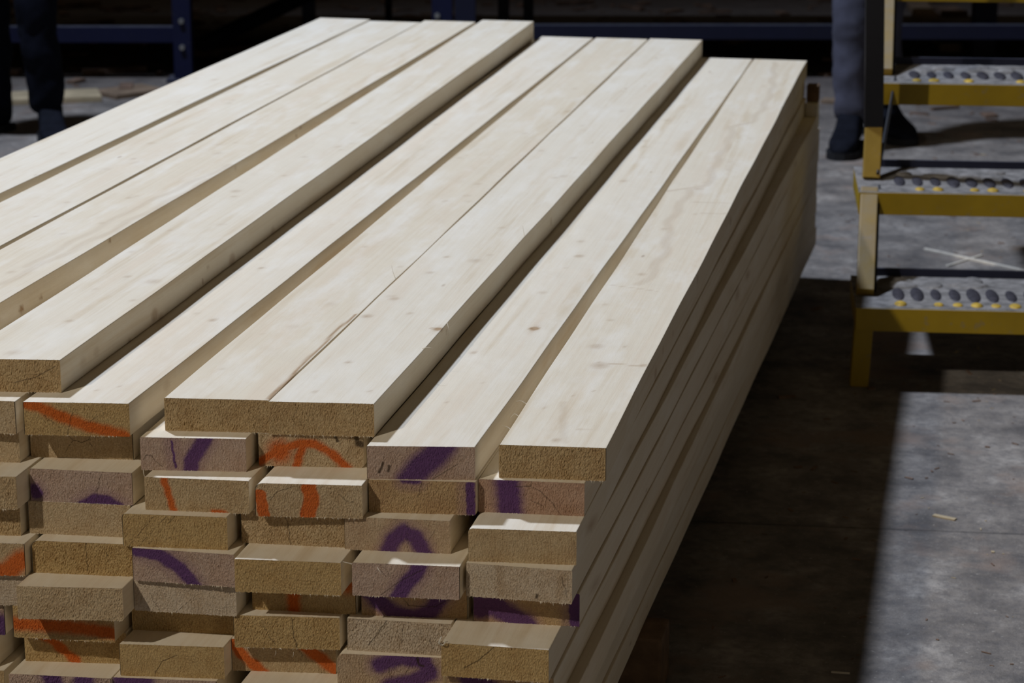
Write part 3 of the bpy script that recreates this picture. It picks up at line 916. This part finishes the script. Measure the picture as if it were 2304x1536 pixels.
spl((.035, -.0005, T - .004), [(0, 0, 0), (.003, -.003, -.003), (.006, -.003, -.007)], vis_obj[('E', 3)], .0005)
spl((.003, 0, 0), [(0, 0, 0), (.002, -.002, -.008), (.010, -.002, -.014)], vis_obj[('C', 0)], .0005)
spl((.138, 0, 0), [(0, 0, 0), (.001, -.002, -.006), (.001, -.002, -.012)], vis_obj[('C', 0)], .0005)
spl((.098, 0, 0), [(0, 0, 0), (.001, -.002, -.006), (-.001, -.002, -.012)], vis_obj[('B', 0)], .0004)
for x in (.058, .083): spl((x, 0, 0), [(0, 0, 0), (.0006, -.002, -.003), (-.001, -.002, -.007)], vis_obj[('D', 5)], .0003)
spl((.0, 0.004, .001), [(0, 0, 0), (.02, -.006, .004), (.045, -.004, .001)], vis_obj[('A', 3)], .0005)

# timber bearers on the floor below the bundle
zb = Z0 - 10 * P - T
for i, (y, xr_, lab) in enumerate([(3.64, -0.479, 'old brown timber bearer sticking out under the near end of the bundle'),
                                    (4.85, -0.56, 'old brown timber bearer under the middle of the bundle'), (6.15, -0.56, 'old brown timber bearer under the far end of the bundle')]):
    bm = bmesh.new()
    Lb = xr_ + 1.93
    add_box(bm, (0, 0, zb / 2), (Lb, 0.095, zb - .0005), bev=.006)
    
    o = bm_obj('timber_bearer', bm, M_DUN)
    o.location = (xr_ - Lb / 2, y, 0)
    tag(o, lab, 'timber', 'bearers under the bundle')

# two offcut blocks wedged on the protruding third-layer board at the far right corner
for (y0, dy, z0_, hh, mat, lab) in ((6.366, .075, Z0 - 3 * P + .0004, .034, M_PALE, 'small offcut block coloured pale to look lit, on the far right corner of the bundle'),  # pale colour stands in for light that misses this block
                                    (6.400, .045, Z0 - 3 * P + .0348, .044, M_DUN, 'small brown offcut block on top of the pale one at the far right corner')):
    bm = bmesh.new()
    add_box(bm, (0, 0, hh / 2), (.032, dy, hh), bev=.002)
    o = bm_obj('offcut_block', bm, mat)
    o.location = (-.474, y0 + dy / 2, z0_)
    tag(o, lab, 'block', 'offcut blocks on the bundle')

# ------------------------------------------------------------------ yellow steel steps
SA = math.radians(6)
SP = [at(1926, 690, .195), at(1933, 430, .400), at(1972, 185, .605), at(1976, -45, .815)]   # front left corner of each tread
SO = SP[0]
ST = empty('steel_steps', (SO[0], SO[1], 0), SA)
tag(ST, 'worn yellow steel steps with dusty studded treads to the right of the bundle', 'steps')
TW, TD = 0.80, 0.31
zt = [0.195, 0.400, 0.605, 0.815]
xt = [(p[0] - SO[0]) * math.cos(SA) + (p[1] - SO[1]) * math.sin(SA) for p in SP]
yt = [-(p[0] - SO[0]) * math.sin(SA) + (p[1] - SO[1]) * math.cos(SA) for p in SP]


def tread(k):
    x0, z, y = xt[k], zt[k], yt[k]
    bm = bmesh.new()
    add_box(bm, (x0 + TW / 2, y + TD / 2, z - .003), (TW, TD, .006), bev=.001)
    pitch = .044
    n = int((TW - .14) / pitch)
    rg = random.Random(40 + k)
    for yy, rad, mi, x1 in ((.130, .0155, 1, .105), (.035, .014, 2, .105)):
        for i in range(n + 1):
            x = x0 + x1 + i * pitch
            if x > x0 + TW - .05: continue
            if mi == 2 and rg.random() < .35: continue
            g = bmesh.ops.create_uvsphere(bm, u_segments=14, v_segments=8, radius=rad * rg.uniform(.85, 1.1))
            vs = g['verts']
            fs = set(f for v in vs for f in v.link_faces)
            for f in fs: f.material_index = mi; f.smooth = True
            bmesh.ops.scale(bm, vec=(1, 4.2 if mi == 1 else 1.4, .45 if mi == 1 else .5), verts=vs)
            bmesh.ops.translate(bm, vec=(x, y + yy, z - .001), verts=vs)
    # drifts of sawdust left between the studs
    for i in range(14):
        g = bmesh.ops.create_uvsphere(bm, u_segments=12, v_segments=6, radius=1)
        vs = g['verts']
        bmesh.ops.scale(bm, vec=(rg.uniform(.02, .06), rg.uniform(.015, .04), rg.uniform(.004, .010)), verts=vs)
        bmesh.ops.translate(bm, vec=(x0 + rg.uniform(.08, TW - .08), y + rg.uniform(.20, TD - .04), z), verts=vs)
    bm_obj('tread_plate', bm, [M_DUSTP, M_STUD, M_STUDY], ST)['label'] = 'dusty plate with dark worn studs and yellow nosing studs'
    bm = bmesh.new()
    add_box(bm, (x0 + TW / 2, y - .002, z - .029), (TW, .005, .055), bev=.0015)
    bm_obj('nosing_plate', bm, M_YEL, ST)
    bm = bmesh.new()
    add_box(bm, (x0 + TW / 2, y + TD + .004, z + .006), (TW - .05, .008, .026), bev=.001)
    bm_obj('rear_bar', bm, M_NAVY, ST)['label'] = 'dark navy rear bar of the tread'
    for sd in (0, 1):
        bm = bmesh.new()
        add_box(bm, (x0 + .0025 + sd * (TW - .005), y + TD / 2, z - .030), (.005, TD, .048), bev=.001)
        bm_obj('side_flange', bm, M_YEL, ST)


for k in range(4): tread(k)
for sd in (0, 1):
    dx = .0225 + sd * (TW - .045)
    w_ = .028 if sd == 0 else -.028
    bm = bmesh.new()
    add_bar(bm, (dx - .008, .026, 0), (dx, .026, zt[0] - .006), .043, .045)
    bm_obj('leg', bm, M_YEL, ST)
    for k in range(3):
        if k == 1 and sd == 0: continue
        bm = bmesh.new()
        ya = yt[k] + .115
        add_bar(bm, (xt[k] + dx + .003, ya, zt[k]), (xt[k + 1] + dx + .003, yt[k + 1] + .028, zt[k + 1] - .008), .041, .045)
        bm_obj('stringer_post', bm, M_YELDUST, ST)['label'] = 'dusty yellow post carrying the next tread'
    for k in range(3):
        bm = bmesh.new()
        ya = yt[k] + .115
        add_bar(bm, (xt[k] + dx + w_, ya + .03, zt[k]), (xt[k + 1] + dx + w_, yt[k + 1] + .058, zt[k + 1] - .01), .006, .05)
        bm_obj('stringer_web', bm, M_BLACK, ST)['label'] = 'black inner web beside the yellow post'
# handrail: yellow foot on the second tread, black upright above it
FA = Vector((xt[1] + .036, yt[1] + .155, zt[1]))
FB = Vector((xt[1] + .040, yt[1] + .20, .53))
bm = bmesh.new()
add_bar(bm, FA, FB, .042, .045)
bm_obj('rail_foot', bm, M_YELDUST, ST)['label'] = 'dusty yellow foot of the handrail post'
bm = bmesh.new()
add_bar(bm, FB - Vector((0, 0, .004)), FB + Vector((-.032, -.06, .93)), .046, .050)
bm_obj('handrail_post', bm, M_BLACK, ST)['label'] = 'black handrail post'
RT = FB + Vector((-.032, -.06, .92))
bm = bmesh.new()
add_bar(bm, RT, RT + Vector((0, 1.1, .66)), .04, .04)
bm_obj('handrail', bm, M_BLACK, ST)
bm = bmesh.new()
add_bar(bm, (xt[3] + .03, yt[3] + .26, zt[3]), RT + Vector((0, .92, .55)), .04, .04)
bm_obj('handrail_post', bm, M_BLACK, ST)['label'] = 'black handrail post'

# ------------------------------------------------------------------ blue machine frame in the background
MF = empty('machine_frame', (-3.29, 9.42, 0), AZ)
tag(MF, 'low dark blue steel machine frame with bolted posts across the background', 'machine')


def mpart(name, bm, mat, label=None):
    o = bm_obj(name, bm, mat, MF)
    if label: o['label'] = label
    return o


def post(x, y, wdt, mat, z1_=.9, bolts=()):
    bm = bmesh.new()
    add_box(bm, (x, y, z1_ / 2), (wdt, .08, z1_), bev=.003)
    add_box(bm, (x, y, .006), (wdt + .06, .14, .012), bev=.002)
    o = mpart('post', bm, mat)
    for bx, bz in bolts:
        bm = bmesh.new()
        add_cyl(bm, (x + bx, y - .039, bz), (x + bx, y - .056, bz), .013, .011, 6)
        b = bm_obj('bolt', bm, M_BOLT, o)
        b['label'] = 'pale bolt head'


post(0.0, 0, .075, M_BLUE, .9, [(0, .25), (0, .142)])
post(1.07, .02, .085, M_BLUE, .9, [(-.02, .27)])
post(1.165, .02, .085, M_NAVY, .9)
post(0.44, .95, .055, M_NAVY, .9)
post(0.78, 1.35, .03, M_BLACK, .9)
post(1.32, .75, .05, M_BLACK, .9)
post(1.43, .75, .045, M_BLACK, .9)
post(3.42, .6, .10, M_NAVY, .9)
post(-1.6, 0, .075, M_BLUE, .9)
bm = bmesh.new(); add_box(bm, (-1.0, .03, .187), (1.95, .05, .066), bev=.003)
mpart('lower_beam', bm, M_BLUE)
bm = bmesh.new(); add_box(bm, (2.6, .03, .197), (2.75, .05, .060), bev=.003)
mpart('lower_beam', bm, M_NAVY)
bm = bmesh.new(); add_box(bm, (1.2, .03, .45), (8.0, .06, .20), bev=.003)
mpart('upper_beam', bm, M_BLUE)
bm = bmesh.new(); add_box(bm, (1.2, 1.6, .45), (8.0, .06, .17), bev=.003)
mpart('upper_beam', bm, M_NAVY)
bm = bmesh.new(); add_box(bm, (1.2, .80, .56), (8.0, 1.6, .03), bev=.003)
mpart('deck', bm, M_BLACK)
bm = bmesh.new(); add_box(bm, (1.2, .45, .70), (8.0, .8, .25), bev=.02)
mpart('housing', bm, M_NAVY)
bm = bmesh.new(); add_bar(bm, (.03, .3, .10), (.9, 1.3, .42), .05, .05)
mpart('brace', bm, M_BLACK, 'dark diagonal brace')

# ------------------------------------------------------------------ people
def skin_mesh(name, pts, edges, radii, mat, parent, root=0, sub=2, disp=0.0):
    me = bpy.data.meshes.new(name)
    me.from_pydata([tuple(p) for p in pts], edges, [])
    o = link(name, me, mat, parent)
    s = o.modifiers.new('skin', 'SKIN')
    s.use_smooth_shade = True
    for i, r in enumerate(radii):
        v = me.skin_vertices[0].data[i]
        v.radius = (r, r) if not isinstance(r, tuple) else r
        v.use_root = (i == root)
    ss = o.modifiers.new('sub', 'SUBSURF')
    ss.levels = sub
    ss.render_levels = sub
    if disp:
        tx = bpy.data.textures.new('folds', 'CLOUDS')
        tx.noise_scale = 0.09
        dm = o.modifiers.new('folds', 'DISPLACE')
        dm.texture = tx
        dm.strength = disp
        dm.mid_level = .5
        dm.texture_coords = 'LOCAL'
    return o


def boot(foot, rz, parent):
    """ankle boot, foot = heel-centre on the floor, rz = toe direction about z (0 = -Y)"""
    secs = []   # (y from heel toward toe, half width, top z)
    prof = [(-.045, .018, .16), (-.050, .034, .17), (-.02, .044, .185), (.02, .046, .185), (.055, .045, .16), (.09, .045, .118), (.13, .049, .090), (.17, .052, .076), (.205, .047, .066), (.23, .033, .050), (.243, .014, .035)]
    bm = bmesh.new()
    rings = []
    for y, hw, zt_ in prof:
        ring = []
        for k in range(14):
            a = math.pi * 2 * k / 14
            cx_, sz = math.cos(a), math.sin(a)
            px = hw * math.copysign(abs(cx_) ** .7, cx_)
            pz = .022 + (zt_ - .022) * (.5 + .5 * math.copysign(abs(sz) ** .6, sz))
            ring.append(bm.verts.new((px, -y, pz)))
        rings.append(ring)
    for a, b in zip(rings[:-1], rings[1:]):
        for k in range(14): bm.faces.new((a[k], a[(k + 1) % 14], b[(k + 1) % 14], b[k]))
    bm.faces.new(rings[0][::-1]); bm.faces.new(rings[-1])
    bmesh.ops.recalc_face_normals(bm, faces=bm.faces)
    o = bm_obj('boot', bm, M_BOOT, parent, True)
    m = o.modifiers.new('s', 'SUBSURF'); m.levels = 1; m.render_levels = 2
    o.location = foot
    o.rotation_euler = (0, 0, rz)
    bm = bmesh.new()
    lo, hi = [], []
    outline = [(p[1] * 1.08 + .002, -p[0]) for p in prof]
    pts = [(x, y) for x, y in outline] + [(-x, y) for x, y in outline[::-1]]
    for x, y in pts:
        lo.append(bm.verts.new((x, y, 0.0))); hi.append(bm.verts.new((x, y, .026)))
    nn = len(pts)
    for k in range(nn): bm.faces.new((lo[k], lo[(k + 1) % nn], hi[(k + 1) % nn], hi[k]))
    bm.faces.new(lo[::-1]); bm.faces.new(hi)
    bmesh.ops.recalc_face_normals(bm, faces=bm.faces)
    so = bm_obj('sole', bm, M_SOLE, o)
    return o


def person(loc, rz, label, fr, fl, frz, flz, mt, hw=.095):
    """standing worker facing -Y locally; fr / fl = right and left ankle positions on the floor"""
    root = empty('person', loc, rz)
    tag(root, label, 'person')
    hipz = .93
    hr, hl = Vector((-hw, 0, hipz - .04)), Vector((hw, 0, hipz - .04))
    kr = (Vector(fr) + hr) / 2 + Vector((0, -.035, .03))
    kl = (Vector(fl) + hl) / 2 + Vector((0, -.035, .03))
    ar, al = Vector(fr) + Vector((0, 0, .10)), Vector(fl) + Vector((0, 0, .10))
    # body (head, neck, arms, hands, legs) as one skin
    P_ = [Vector((0, 0, hipz)), hr, kr, ar, hl, kl, al, Vector((0, 0, 1.15)), Vector((0, .01, 1.38)), Vector((0, .005, 1.50)), Vector((0, -.01, 1.58)), Vector((0, -.015, 1.68)), Vector((0, -.01, 1.76))]
    Ra = [.12, .085, .055, .036, .085, .055, .036, .115, .12, .055, .065, .085, .06]
    E_ = [(0, 1), (1, 2), (2, 3), (0, 4), (4, 5), (5, 6), (0, 7), (7, 8), (8, 9), (9, 10), (10, 11), (11, 12)]
    for s in (-1, 1):
        b = len(P_)
        P_ += [Vector((s * .17, .01, 1.40)), Vector((s * .235, .02, 1.13)), Vector((s * .24, -.10, .91)), Vector((s * .235, -.14, .84))]
        Ra += [.052, .040, .027, .030]
        E_ += [(8, b), (b, b + 1), (b + 1, b + 2), (b + 2, b + 3)]
        for f_ in range(4):
            c = len(P_)
            ox_ = (f_ - 1.5) * .019
            ln = [.062, .074, .070, .055][f_]
            P_ += [Vector((s * .235, -.15 + ox_, .80)), Vector((s * .233, -.155 + ox_, .80 - ln * .55)), Vector((s * .225, -.15 + ox_, .80 - ln))]
            Ra += [.0095, .0085, .007]
            E_ += [(b + 3, c), (c, c + 1), (c + 1, c + 2)]
        c = len(P_)
        P_ += [Vector((s * .22, -.175, .83)), Vector((s * .212, -.195, .80))]
        Ra += [.0105, .0085]
        E_ += [(b + 3, c), (c, c + 1)]
    skin_mesh('body', P_, E_, Ra, M_SKIN, root, 0, 2)
    # facial features
    bm = bmesh.new()
    add_box(bm, (0, -.105, 1.665), (.024, .035, .045), bev=.01)
    bm_obj('nose', bm, M_SKIN, root, True)
    bm = bmesh.new()
    g = bmesh.ops.create_uvsphere(bm, u_segments=20, v_segments=12, radius=.105)
    bmesh.ops.scale(bm, vec=(.93, 1.05, .95), verts=g['verts'])
    bmesh.ops.translate(bm, vec=(0, .005, 1.715), verts=g['verts'])
    bmesh.ops.delete(bm, geom=[v for v in bm.verts if v.co.y < -.05 and v.co.z < 1.76 or v.co.z < 1.66], context='VERTS')
    bm_obj('hair', bm, M_HAIR, root, True)
    # trousers
    tr = lambda a, b, t_: a.lerp(b, t_)
    for_ = [Vector((0, 0, hipz + .06)), Vector((0, 0, hipz - .02)), hr, tr(hr, kr, .5), kr, tr(kr, ar, .45), tr(kr, ar, .8), ar + Vector((0, 0, -.01)),
            hl, tr(hl, kl, .5), kl, tr(kl, al, .45), tr(kl, al, .8), al + Vector((0, 0, -.01))]
    skin_mesh('trousers', for_, [(0, 1), (1, 2), (2, 3), (3, 4), (4, 5), (5, 6), (6, 7), (1, 8), (8, 9), (9, 10), (10, 11), (11, 12), (12, 13)],
              [.145, .14, .105, .092, .078, .072, .068, .066, .105, .092, .078, .072, .068, .066], mt, root, 1, 3, .028)
    # jacket
    J = [Vector((0, 0, hipz - .06)), Vector((0, 0, 1.15)), Vector((0, .01, 1.38)), Vector((0, .005, 1.47)),
         Vector((-.17, .01, 1.40)), Vector((-.235, .02, 1.13)), Vector((-.24, -.09, .93)), Vector((.17, .01, 1.40)), Vector((.235, .02, 1.13)), Vector((.24, -.09, .93))]
    skin_mesh('jacket', J, [(0, 1), (1, 2), (2, 3), (2, 4), (4, 5), (5, 6), (2, 7), (7, 8), (8, 9)], [.16, .15, .155, .075, .075, .058, .045, .075, .058, .045], M_JACK, root, 2, 2, .02)
    boot((fr[0], fr[1] + .02, 0), frz, root)
    boot((fl[0], fl[1] + .02, 0), flz, root)
    return root


# right-hand worker behind the steps
b1, b2 = at(1912, 340, 0), at(1975, 306, 0)
mid = (b1 + b2) / 2
person((mid[0], mid[1], 0), 0.0, 'person in blue-grey work trousers and dark boots standing behind the yellow steps',
       (b1[0] - mid[0], b1[1] - mid[1] + .03, 0), (b2[0] - mid[0], b2[1] - mid[1], 0), -.1, .55, M_TROU, .06)
# left-hand worker
a1 = at(88, 325, 0)
person((a1[0] - .08, a1[1] + .05, 0), 0.0, 'person in dark navy work trousers and boots standing left of the bundle',
       (-.17, .16, 0), (.09, .02, 0), -.3, .45, M_TROU2, .08)

# ------------------------------------------------------------------ things on the floor
def strip(name, p, q, wd, th, mat, label, cat, z=0.0, group=None):
    p, q = Vector((p[0], p[1], 0)), Vector((q[0], q[1], 0))
    bm = bmesh.new()
    d = q - p
    add_box(bm, (0, 0, th / 2), (d.length, wd, th), bev=min(th, wd) * .15)
    o = bm_obj(name, bm, mat)
    o.location = (*((p + q) / 2)[:2], z)
    o.rotation_euler = (0, 0, math.atan2(d.y, d.x))
    tag(o, label, cat, group)
    return o


strip('scrap_plank', at(-160, 236, 0), at(225, 220, 0), .20, .024, M_TAN, 'tan scrap plank lying on the floor behind the left worker', 'plank')
strip('scrap_plank', at(235, 219, 0), at(345, 204, 0), .17, .02, M_PLANK, 'short brown scrap plank on the floor right of the tan one', 'plank')
strip('fallen_plank', at(2062, 20, 0), at(2140, 118, 0), .10, .04, M_PLANK, 'dirty brown plank lying beyond the steps, pointing towards them', 'plank')
strip('scrap_plank', at(1850, 230, 0), at(1990, 238, 0), .07, .014, M_PLANK, 'small reddish scrap between the bundle and the right worker', 'plank')
strip('wood_sliver', at(2080, 562, 0), at(2330, 617, 0), .010, .006, M_PALE, 'long pale wood sliver on the floor seen between the steps', 'splinter')
strip('wood_sliver', at(2130, 600, 0), at(2210, 575, 0), .007, .004, M_PALE, 'short pale sliver crossing the long one', 'splinter')
strip('wood_sliver', at(1870, 1513, 0), at(1912, 1516, 0), .003, .003, M_PALE, 'thin pale sliver at the shadow edge near the bottom of the picture', 'splinter')
strip('wood_sliver', at(2100, 1160, 0), at(2150, 1170, 0), .012, .003, M_TAN, 'flat pale sliver on the bright floor at lower right', 'splinter')


def scatter(name, n, area, smin, smax, mat, label, seed, kind='stuff'):
    rg = random.Random(seed)
    bm = bmesh.new()
    for i in range(n):
        x, y = area(rg)
        s = rg.uniform(smin, smax) * (1 if rg.random() < .85 else 2.2)
        a = rg.uniform(0, math.pi)
        add_box(bm, (x, y, s * .12 + .0004), (s * rg.uniform(.8, 3), s * rg.uniform(.3, 1), s * .22), Matrix.Rotation(a, 3, 'Z'))
    o = bm_obj(name, bm, mat)
    tag(o, label, 'debris', kind=kind)
    return o


scatter('wood_chips', 700, lambda g: (g.uniform(-.1, 1.6) - .0, g.uniform(3.0, 9.0)), .0012, .0045, M_TAN, 'pale wood chips and sawdust scattered over the open floor', 3)
scatter('bark_crumbs', 900, lambda g: (g.uniform(-.45, 1.8), g.uniform(3.2, 9.5)), .0015, .007, M_CHIP, 'brown bark crumbs scattered over the open floor', 4)
scatter('bark_litter', 800, lambda g: (g.uniform(-5.0, 3.0), g.uniform(9.0, 14.5)), .015, .06, M_CHIP, 'bark and broken wood littering the floor below the machine', 5)
